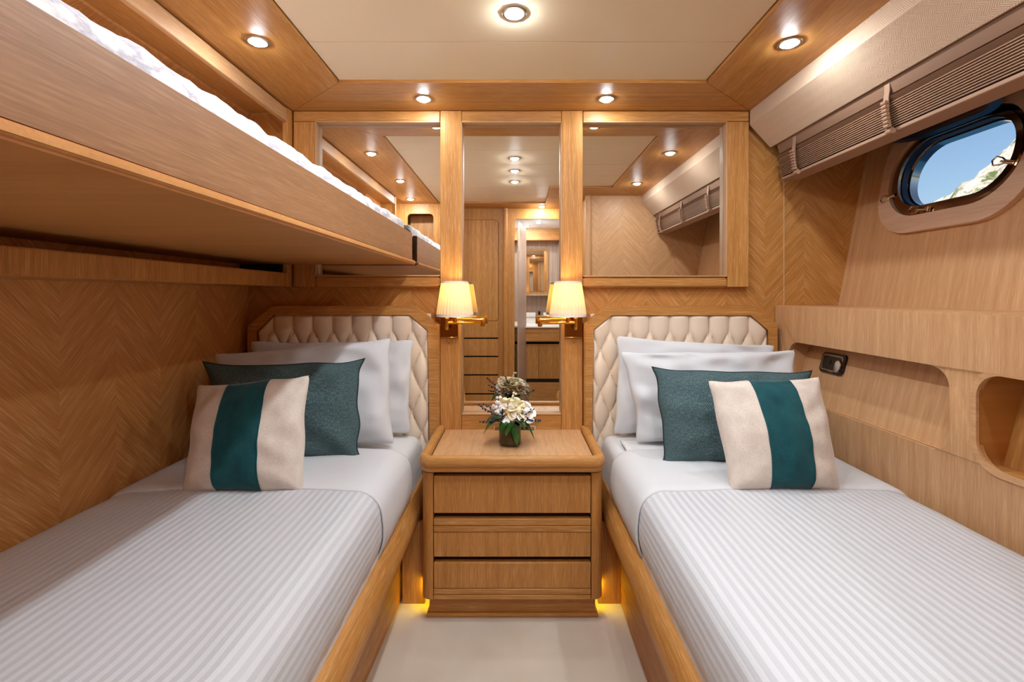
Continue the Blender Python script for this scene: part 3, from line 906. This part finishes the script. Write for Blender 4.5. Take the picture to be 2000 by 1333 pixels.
sk = thing('wall_socket', 'silver framed wall socket behind the flower vase', 'socket', (2, 918, -262))
skx = ((964 - 1006), (1046 - 1006))
B().plate(rect(skx[0], skx[1], -265, -253), [rect(skx[0] + 3, skx[1] - 3, -262, -255)], 914, 919.5, FY).done('frame', 'steel', sk)
B().box(skx[0] + 3, skx[1] - 3, 916.5, 919.5, -262, -255).done('socket_plate', 'nickel', sk)
for a in (skx[0] + 12, skx[1] - 30): B().box(a, a + 18, 915.8, 917, -260.5, -256, 0.4).done('socket_insert', 'black', sk)

# ================================================================ vase and bouquet
VX, VY, VZ = -9.0, 826.0, -262.0
vs = thing('flower_vase', 'round glass vase lined with a dark leaf on the nightstand', 'vase', (VX, VY, VZ))
B().lathe([(0, 0.2), (19.2, 0.2), (20, 1), (20, 37), (19.2, 37), (19.2, 4.2), (0, 4.2)], (VX, VY, VZ), 36).done('glass', 'vase_glass', vs)
B().lathe([(0, 4.6), (18.8, 4.6), (18.8, 36), (17.6, 36), (17.6, 30), (0, 30)], (VX, VY, VZ), 36).done('leaf_lining', 'vase_leaf', vs)
bq = thing('bouquet', 'bouquet of white roses with dark leaves and purple sprigs in the vase', 'flowers', (VX, VY, VZ + 31))
def petal_mesh():
    b = B()
    def f(u, v):
        s = u * 2 - 1; w = 0.62 * (v ** 0.55) * (1.0 - 0.35 * v ** 4) * math.cos(s * .45)
        ang = s * w * 1.5
        rr = 0.35 + 0.55 * math.sin(v * 1.45) + 0.10 * v ** 5
        return Vector((rr * math.sin(ang), -rr * math.cos(ang) + 0.0, v * 1.0 - 0.10 * s * s * v - 0.12 * v ** 6))
    b.grid(6, 6, f)
    me = bpy.data.meshes.new('petal')
    for v in b.bm.verts: v.co *= U
    b.bm.to_mesh(me); b.bm.free()
    me.polygons.foreach_set('use_smooth', [True] * len(me.polygons)); return me
PM = {}
for mk in ('petal', 'petal_w', 'petal_c'):
    PM[mk] = petal_mesh(); PM[mk].materials.append(MAT[mk])
def rose(dx, dy, dz, r, mk, aim, rings):
    c = M3(VX + dx, VY + dy, VZ + dz)
    q = Vector(aim).to_track_quat('Z', 'Y').to_matrix().to_4x4()
    core = B(); bmesh.ops.create_uvsphere(core.bm, u_segments=10, v_segments=7, radius=r * 0.4)
    for v in core.bm.verts:
        v.co.z *= 1.15; v.co = Vector((VX + dx + v.co.x, VY + dy + v.co.y, VZ + dz + v.co.z))
    co = core.done('rose', 'stamen' if rings == 'open' else mk, bq)
    if rings == 'open':
        co.scale = (0.45, 0.45, 0.45)
        spec = [(5, 0.85, 0.62, 0.0), (6, 1.0, 1.0, 0.5)]
    else:
        spec = [(3, 0.55, 0.10, 0.0), (4, 0.78, 0.28, 0.4), (5, 1.0, 0.55, 0.2)]
    for n, sc, tilt, ph in spec:
        for k in range(n):
            a = 2 * math.pi * (k + ph) / n + random.uniform(-.12, .12)
            m = Matrix.Translation(c) @ q @ Matrix.Rotation(a, 4, 'Z') @ Matrix.Translation(Vector((0, 0, -0.45 * r * U))) @ Matrix.Rotation(tilt * random.uniform(.85, 1.15), 4, 'X') @ Matrix.Scale(r * sc * 1.05, 4)
            o = bpy.data.objects.new('petal', PM[mk]); COL.objects.link(o); o.parent = co
            inv = Matrix.Translation(-wl(co))
            if rings == 'open': inv = Matrix.Scale(1 / 0.45, 4) @ inv
            o.matrix_local = inv @ m
for a in [(-6, -17, 60, 15, 'petal_w', (-.15, -1, .35), 'open'), (3, -3, 74, 14, 'petal_c', (-.1, -.5, 1), 0), (15, -11, 62, 15, 'petal_c', (.1, -.9, .6), 0),
          (29, -8, 60, 15.5, 'petal_w', (.5, -.8, .7), 0), (22, 4, 70, 15, 'petal', (.3, -.1, 1), 0), (8, 9, 75, 14, 'petal', (0, .3, 1), 0),
          (-9, 10, 74, 15, 'petal_c', (-.2, .5, 1), 0), (12, 18, 66, 15, 'petal', (.2, .9, .7), 0), (-19, 12, 64, 14, 'petal_w', (-.5, .8, .7), 0), (27, 14, 64, 14, 'petal_w', (.7, .6, .7), 0)]:
    rose(*a)
def leaf(base, tip, w, droop, name='leaf'):
    b = B(); P, Q = Vector(base), Vector(tip); d = Q - P
    side = d.cross(Vector((0, 0, 1))).normalized(); up = side.cross(d).normalized()
    def f(u, v):
        s = u * 2 - 1; ww = w * math.sin(math.pi * min(1, v * .97 + .02)) ** .8 * (1 - .25 * v)
        return P + d * v + Vector((0, 0, droop * 4 * v * (1 - v))) + side * (s * ww) + up * (abs(s) * ww * .28)
    b.grid(4, 9, f)
    return b.done(name, 'leaf', bq, sharp=80)
lf = [((-10, -12, 48), (-42, -22, 30), 14, 6), ((-4, -16, 44), (-16, -26, 26), 10, 5), ((2, -16, 46), (-6, -30, 24), 10, 4), ((8, -15, 48), (26, -28, 34), 11, 5),
      ((6, -16, 42), (12, -26, 6), 9, 4), ((14, -10, 46), (42, -18, 14), 9, 8), ((16, -4, 48), (48, -6, 38), 9, 4), ((-12, 0, 48), (-42, -2, 36), 9, 5),
      ((-12, -6, 48), (-46, -12, 20), 9, 8), ((0, 14, 46), (-20, 34, 30), 10, 6), ((6, 14, 46), (18, 38, 32), 10, 6), ((14, 8, 46), (44, 26, 40), 9, 5), ((-14, 8, 46), (-42, 28, 34), 9, 5),
      ((-8, -10, 50), (-26, -20, 50), 8, 4), ((0, 14, 46), (0, 40, 22), 10, 6)]
for p, q, w, dr in lf:
    leaf((VX + p[0], VY + p[1], VZ + p[2]), (VX + q[0], VY + q[1], VZ + q[2]), w, dr)
def sprig(base, tip, n, mat, r, name):
    P = Vector((VX + base[0], VY + base[1], VZ + base[2])); Q = Vector((VX + tip[0], VY + tip[1], VZ + tip[2]))
    st = B().tube([P, P.lerp(Q, .5) + Vector((0, 0, 2)), Q], [.7, .6, .4], 5).done(name, 'stem', bq)
    first = None
    for k in range(n):
        f = 0.45 + 0.55 * k / max(1, n - 1)
        c = P.lerp(Q, f) + Vector((random.uniform(-1, 1), random.uniform(-1, 1), random.uniform(-.6, 1.4))) * r * 1.1
        if first is None:
            b = B(); bmesh.ops.create_icosphere(b.bm, subdivisions=1, radius=r)
            for v in b.bm.verts: v.co = Vector((c.x + v.co.x, c.y + v.co.y, c.z + v.co.z * 1.3))
            first = b.done('bud', mat, st)
        else:
            link('bud', first.data, st, M3(*c), (random.random(), random.random(), 0))
for a in [((-10, -8, 44), (-55, -20, 74), 11, 'lavender', 1.6), ((-10, -10, 42), (-50, -22, 46), 10, 'lavender', 1.6), ((-8, -14, 44), (-30, -24, 52), 8, 'lavender', 1.5),
          ((12, -10, 44), (52, -20, 47), 11, 'lavender', 1.6), ((16, -8, 46), (40, -18, 66), 6, 'lavender', 1.4), ((6, -16, 44), (22, -26, 46), 8, 'lavender', 1.5),
          ((-14, 6, 44), (-46, 22, 66), 10, 'lavender', 1.6), ((0, 10, 50), (-12, 22, 84), 9, 'lavender', 1.5), ((-12, -8, 50), (-12, -20, 66), 8, 'lavender', 1.4)]:
    sprig(*a, 'lavender_sprig')
for a in [((-8, -6, 50), (-30, -16, 68), 9, 'petal_w', 3.0), ((-8, -6, 50), (-22, -12, 78), 8, 'petal_w', 3.0), ((0, 0, 60), (8, -2, 90), 7, 'petal', 2.4), ((-6, 6, 56), (-20, 10, 82), 7, 'petal_w', 2.8)]:
    sprig(*a, 'blossom_sprig')

# ================================================================ side locker with niches
sl = thing('side_locker', 'pale oak side locker with rounded niches below the porthole', 'cabinet', (560, 540, FLOOR))
n1 = rrect(557, 887, -190, -86, 24, 7); n2 = rrect(196, 527, -190, -84, 28, 7)
fp = B().plate(rect(164, 934, FLOOR, -20), [n1, n2], 515, 523, FX)
bmesh.ops.bevel(fp.bm, geom=[e for e in fp.bm.edges if len(e.link_faces) == 2 and e.calc_face_angle(0) > 0.7 and all(v.co.x < 516 for v in e.verts)], offset=1.6, segments=2, affect='EDGES')
fp.done('front_panel', 'pale_z', sl)
B().box(523, 648, 164, 934, -27, -20.2, 0.5).done('ledge', 'pale_y', sl)
def niche(y0, y1, z0, z1, xb0, xb1, name, mat):
    P = lambda z: xb0 + (xb1 - xb0) * (z - z0) / (z1 - z0)
    b = B().plate([(P(z0), z0), (P(z1), z1), (P(z1) + 6, z1), (P(z0) + 6, z0)], [], y0 - 3, y1 + 3, lambda a, b_, c: (a, c, b_))
    nb = b.done(name, mat, sl)
    B().box(521, P(z0) + 8, y0 - 3, y1 + 3, z0 - 6, z0, 0.5).done('niche_floor', mat, sl)
    B().box(521, P(z1) + 8, y0 - 3, y1 + 3, z1, z1 + 5, 0.5).done('niche_top', mat, sl)
    for a, c in ((y0 - 6, y0 + .6), (y1 - .6, y1 + 6)):
        B().plate([(518, z0 - 4), (518, z1 + 4), (P(z1) + 6, z1 + 4), (P(z0) + 6, z0 - 4)], [], a, c, lambda a_, b_, c_: (a_, c_, b_)).done('niche_side', mat, sl)
niche(557, 887, -190, -86, 528, 556, 'niche_back', 'hull_z')
niche(196, 527, -190, -84, 546, 574, 'niche_back', 'niche_z')
# lip around the second niche
B().plate(rrect(192, 531, -194, -80, 31, 7), [rrect(198, 525, -188, -86, 27, 7)], 513.6, 517, FX).done('niche_lip', 'pale_y', sl)

# reading light in the first niche
def nb_map(a, b, c):
    """on the sloping niche back: a = y, b = z, c = towards the room"""
    return (528 + 28 * (b + 190) / 104 - c, a, b)
rl = thing('reading_light', 'small black reading light with chrome lens in the niche above the bed', 'lamp', nb_map(808, -134, 0))
B().plate(rrect(779, 838, -134, -100, 7), [], 0, 3.5, nb_map).done('bezel', 'black', rl)
B().plate(rrect(783, 834, -130, -103, 5), [rrect(785, 832, -128, -105, 4)], 3, 4.6, nb_map).done('inner_edge', 'nickel', rl)
b = B().plate(rrect(783, 796, -129, -110, 6), [], 3, 8, nb_map); b.done('lens', 'steel', rl)
B().plate(rect(801, 814, -131.6, -128.8), [], 3.2, 4.2, nb_map).done('name_tag', 'nickel', rl)
B().plate(rrect(812, 820, -119, -112, 3), [], 3, 4.4, nb_map).done('switch', 'black', rl)

# ================================================================ porthole
w1 = thing('window_1', 'oval porthole in a polished steel frame with an oak surround', None, hull(PY, PB, 0), kind='structure')
def ring(name, o_, i_, c0, c1, mat, par, bev=0.0):
    b = B().plate(o_, [i_], c0, c1, hull)
    if bev:
        bmesh.ops.bevel(b.bm, geom=[e for e in b.bm.edges if len(e.link_faces) == 2 and e.calc_face_angle(0) > 0.9], offset=bev, segments=2, affect='EDGES')
    return b.done(name, mat, par)
ring('oak_surround', stad(133, 102, 76, 12), stad(114, 74), -1, 9, 'surround', w1, 1.5)
ring('outer_frame', stad(114, 74), stad(107, 67), -16, 2, 'steel_w', w1)
ring('frame_flange', stad(113, 73), stad(104, 64), -3, 3.5, 'steel_w', w1, 1.2)
ring('window_frame', stad(106, 66), stad(97, 58), -14, 6.5, 'steel_w', w1, 2.2)
ring('gasket', stad(98.5, 59.5), stad(95, 56), -9, 0.5, 'rubber', w1)
B().plate(stad(97, 58), [], -8, -5, hull).done('pane', 'pane', w1)
ring('outside_rim', stad(106, 66), stad(93, 54), -26, -12, 'steel', w1)
def clamp(a, b, da, db):
    L = Vector((da, db)).normalized(); Pp = Vector((-L.y, L.x))
    g = lambda u, v, c: hull(a + L.x * u + Pp.x * v, b + L.y * u + Pp.y * v, c)
    cl = B().tube([g(-9, 0, 8), g(3, 0, 9)], 3.0, 10).done('clamp', 'steel', w1)
    B().tube([g(-11, -4, 6), g(-11, 4, 6)], 2.6, 8).done('clamp_pivot', 'steel_w', cl)
    loop = [g(3, 1.5, 9), g(9, 5, 10), g(17, 6, 11), g(21, 0, 11), g(17, -6, 11), g(9, -5, 10), g(3, -1.5, 9)]
    B().tube(loop, 1.1, 6).done('clamp_ring', 'steel', cl)
    B().tube([g(3, 0, 9), g(9, 0, 10)], 1.5, 8).done('clamp_screw', 'steel', cl)
clamp(PY + 104, PB - 30, 1, -0.15)
clamp(PY + 34, PB - 66, 1, 0.1)
clamp(PY - 94, PB - 24, 1, 0.35)
# hinge and raised polished storm cover
for a in (PY + 42, PY - 20):
    B().tube([hull(a - 16, PB + 70, 10), hull(a + 16, PB + 70, 10)], 4.5, 10).done('hinge', 'steel_w', w1)
LD = Vector((-61, 0, 15)).normalized(); LU = Vector((0.27, 0, 0.963)).normalized(); L0 = Vector(hull(0, PB + 64, 9))
def lid(a, b, c):
    p = L0 + LD * b + LU * c; return (p.x, a, p.z)
cv = B().plate(rrect(PY - 106, PY + 106, 4, 132, 60, 10), [], 0, 5, lid).done('storm_cover', 'steel', w1)
B().plate(rrect(PY - 110, PY + 110, 0, 136, 64, 10), [rrect(PY - 99, PY + 99, 11, 125, 55, 10)], -6, 3, lid).done('cover_gasket', 'rubber', cv)

# ================================================================ valance and blind
vl = B().plate([(459, 362), (459, 333), (499, 289), (503, 290), (464, 336), (464, 362)], [], 163, 921, lambda a, b_, c: (a, c, b_))
vl.plate([(464.2, 361), (464.2, 336), (503, 291), (503, 361)], [], 163.5, 165, lambda a, b_, c: (a, c, b_))
vo = vl.done('valance', 'valance')
tag(vo, 'cream herringbone fabric valance along the ceiling edge above the porthole', 'valance')
bl = thing('roman_blind', 'taupe pleated roman blind drawn up above the porthole', 'blind', (525, 540, 226))
B().plate([(505, 300), (503, 289), (508, 272), (511, 272), (507, 290), (509, 300)], [], 174, 905, lambda a, b_, c: (a, c, b_)).done('head_flap', 'blind', bl)
B().box(505, 548, 172, 907, 297, 304, 0.5).done('head_rail', 'blind', bl)
B().plate([(503.5, 268), (510, 262), (538, 264), (538, 268)], [], 172, 907, lambda a, b_, c: (a, c, b_)).done('top_slat', 'blind', bl)
first = None
for k in range(11):
    z = 259.8 - k * 3.05; x = 506.5 + 0.55 * k
    if first is None:
        first = B().box(x, x + 32, 172, 907, z - 0.75, z + 0.75, 0.4).done('slat', 'blind_l', bl)
    else:
        link('slat', first.data, bl, M3(x + 16, 539.5, z))
B().box(513, 546, 174, 905, 228, 262, 0.2).done('fold_gap_shade', 'groove', bl)  # dark backing box paints the shade in the gaps between slats
B().box(513, 546, 172, 907, 221.5, 227, 1.0).done('bottom_bar', 'blind_l', bl)
for y in (850, 638, 440, 229):
    sp = B()
    path = [(506, 296), (503.5, 287), (503.5, 276), (502, 266), (502, 240), (505, 228), (511, 221), (520, 221)]
    q = [(p[0], p[1]) for p in path] + [(p[0] + 1.2, p[1] + .3) for p in path[::-1]]
    st = sp.plate(q, [], y - 4.5, y + 4.5, lambda a, b_, c: (a, c, b_)).done('strap', 'blind_l', bl)
    for k in range(7):
        z = 260 - k * 5.2
        B().tube([(499 + .7 * k, y - 5, z), (499 + .7 * k, y + 3, z)], [2.5, 2.5], 8).done('tape_fold', 'blind_l', st)
    B().tube([(508, y - 5, 222), (508, y + 4, 222)], 4.2, 10).done('tape_roll', 'blind_l', st)

# ================================================================ wardrobe and bathroom seen in the mirrors
wd = thing('wardrobe', 'built in oak wardrobe with drawers beside the bathroom door', 'wardrobe', (-180, -88, FLOOR))
R = 1962 / 920.0
zr = lambda py: (577 - py) * R
B().plate(rrect(-286, -70, zr(627) + 1, 313, 14), [], -91.5, -88, FY).done('door', 'wood_z', wd)
B().plate(rrect(-287.6, -68.4, zr(627) - .4, 314.6, 15), [], -91.9, -91.2, FY).done('door_gap', 'dark', wd)
zz = [627, 659.5, 695, 731, 768, 804]
for i in range(5):
    top = zr(zz[i]) - (1 if i == 0 else 6); bot = zr(zz[i + 1])
    B().box(-286, -70, -91.5, -87.5, bot, top, 0.8).done('drawer', 'wood_z', wd)
    if i < 4: B().box(-286, -70, -91.8, -90.5, bot - 6, bot).done('finger_gap', 'dark', wd)
pp = B().tube([(-40, -81, FLOOR), (-40, -81, 360)], 10, 12).done('post', 'wood_z', wd)

struct(B().box(-20, -8, -790, -104, FLOOR, 385).done('wall_bath_left', 'grey_z'))
struct(B().box(240, 254, -790, -104, FLOOR, 385).done('wall_bath_right', 'grey_z'))
struct(B().box(-20, 254, -792, -778, FLOOR, 385).done('wall_bath_back', 'grey_z'))
B().box(-8, 240, -778, -105, 362, 372).done('bathroom_ceiling', 'white_ceiling', ceil)
B().box(-8, 240, -778, -690, 300, 361.5).done('bathroom_pelmet', 'wood_x', ceil)
dr = thing('door_1', 'open grey oak bathroom door', None, (12, -106, FLOOR), kind='structure')
B().plate([(10, -106), (14, -106), (54, -392), (50, -393)], [], -505, 315, FZ).done('door_leaf', 'grey_z', dr)
B().box(15, 18, -136, -128, 160, 190, .5).done('lock', 'steel', dr)
va = thing('vanity', 'oak bathroom vanity with two doors and white worktop', 'cabinet', (120, -500, FLOOR))
B().box(-6, 238, -776, -392, FLOOR, -232).done('carcass', 'groove', va)
for x0, x1 in ((0, 112), (113.5, 238)): B().box(x0, x1, -392, -388, -400, -234, 0.6).done('door', 'wood_z', va)
B().box(0, 238, -392, -386, FLOOR, -418, 0.6).done('kick_panel', 'wood_x', va)
B().box(-6, 238, -392, -372, -222, -156, 5, 3).done('front_rail', 'wood_x', va)
B().box(-6, 238, -776, -366, -156, -147, 2.5, 3).done('worktop', 'marble', va)
bm_ = thing('bathroom_mirror', 'oak framed mirror on the bathroom wall reflected in the cabin mirror', 'mirror', (118, -776, 12))
B().plate(rect(52, 186, 6, 262), [rrect(62, 176, 16, 250, 12)], -778, -770, FY).done('frame', 'wood_z', bm_)
B().box(56, 182, -777.5, -774, 10, 258).done('mirror_glass', 'mirror', bm_)
tag(B().box(40, 236, -777, -700, -2, 5, 1).done('bathroom_shelf', 'grey_z'), 'grey oak shelf under the bathroom mirror', 'shelf')
for i, (x0, x1) in enumerate(((58, 108), (150, 196))):
    bx = B().box(x0, x1, -640, -625, -147, -92, 0.6).done('amenity_box', 'paper')
    tag(bx, 'white lettered amenity box on the vanity, ' + ('beside the open door' if i == 0 else 'partly behind the wall lamp'), 'box', 'amenity boxes')
    cu = bpy.data.curves.new('lettering', 'FONT'); cu.body = 'AVAION'; cu.size = 14 * U; cu.align_x = 'CENTER'; cu.extrude = 0.0002
    cu.materials.append(MAT['ink'])
    tmp = bpy.data.objects.new('lettering_curve', cu); COL.objects.link(tmp)
    bpy.context.view_layer.update()
    tme = bpy.data.meshes.new_from_object(tmp.evaluated_get(bpy.context.evaluated_depsgraph_get()))
    bpy.data.objects.remove(tmp, do_unlink=True)
    tx = bpy.data.objects.new('lettering', tme); COL.objects.link(tx); tx.parent = bx
    tx.rotation_euler = (math.radians(90), 0, 0)
    tx.location = M3((x0 + x1) / 2, -624.6, -122) - wl(bx)
bt = thing('dispenser_bottle', 'small clear soap bottle with dark pump between the amenity boxes', 'bottle', (128, -628, -147))
B().lathe([(0, 0), (10, 0), (10.5, 1), (10.5, 34), (5, 40), (0, 40)], (128, -628, -147), 16).done('body', 'nickel', bt)
B().lathe([(0, 40), (5, 40), (5, 48), (7, 50), (7, 62), (0, 64)], (128, -628, -147), 14).done('pump', 'black', bt)
downlight(116, -470, 362, 'recessed lamp in the white bathroom ceiling above the vanity', 12)
downlight(60, -600, 362, 'recessed lamp in the bathroom ceiling near the open door', 10)
downlight(180, -230, 362, 'recessed lamp in the bathroom ceiling just inside the doorway', 10)

# ================================================================ outside the porthole
hb = bmesh.new()
cx, cy = 75 * math.sin(math.radians(60)), 75 * math.cos(math.radians(60))
NA, NR = 96, 40
vv = []
for i in range(NR + 1):
    r = 38 * i / NR
    rowv = []
    for k in range(NA):
        a = 2 * math.pi * k / NA
        x, y = cx + r * math.cos(a), cy + r * math.sin(a)
        h = 34.6 - r + 2.4 * mnoise.noise(Vector((x * .22, y * .22, 0))) + 1.0 * mnoise.noise(Vector((x * .9, y * .9, 4)))
        rowv.append(hb.verts.new((x, y, max(-2, h) - 0.5)))
    vv.append(rowv)
for i in range(NR):
    for k in range(NA):
        hb.faces.new((vv[i][k], vv[i][(k + 1) % NA], vv[i + 1][(k + 1) % NA], vv[i + 1][k]))
bmesh.ops.recalc_face_normals(hb, faces=hb.faces)
me = bpy.data.meshes.new('hill'); hb.to_mesh(me); hb.free(); me.materials.append(MAT['hill'])
ho = bpy.data.objects.new('hill', me); COL.objects.link(ho); struct(ho, 'rocky shore with scrub seen through the porthole')
sb = bmesh.new(); bmesh.ops.create_grid(sb, x_segments=1, y_segments=1, size=400)
me = bpy.data.meshes.new('sea'); sb.to_mesh(me); sb.free(); me.materials.append(MAT['sea'])
so = bpy.data.objects.new('sea', me); COL.objects.link(so); so.location = (0, 0, -1.2); struct(so)
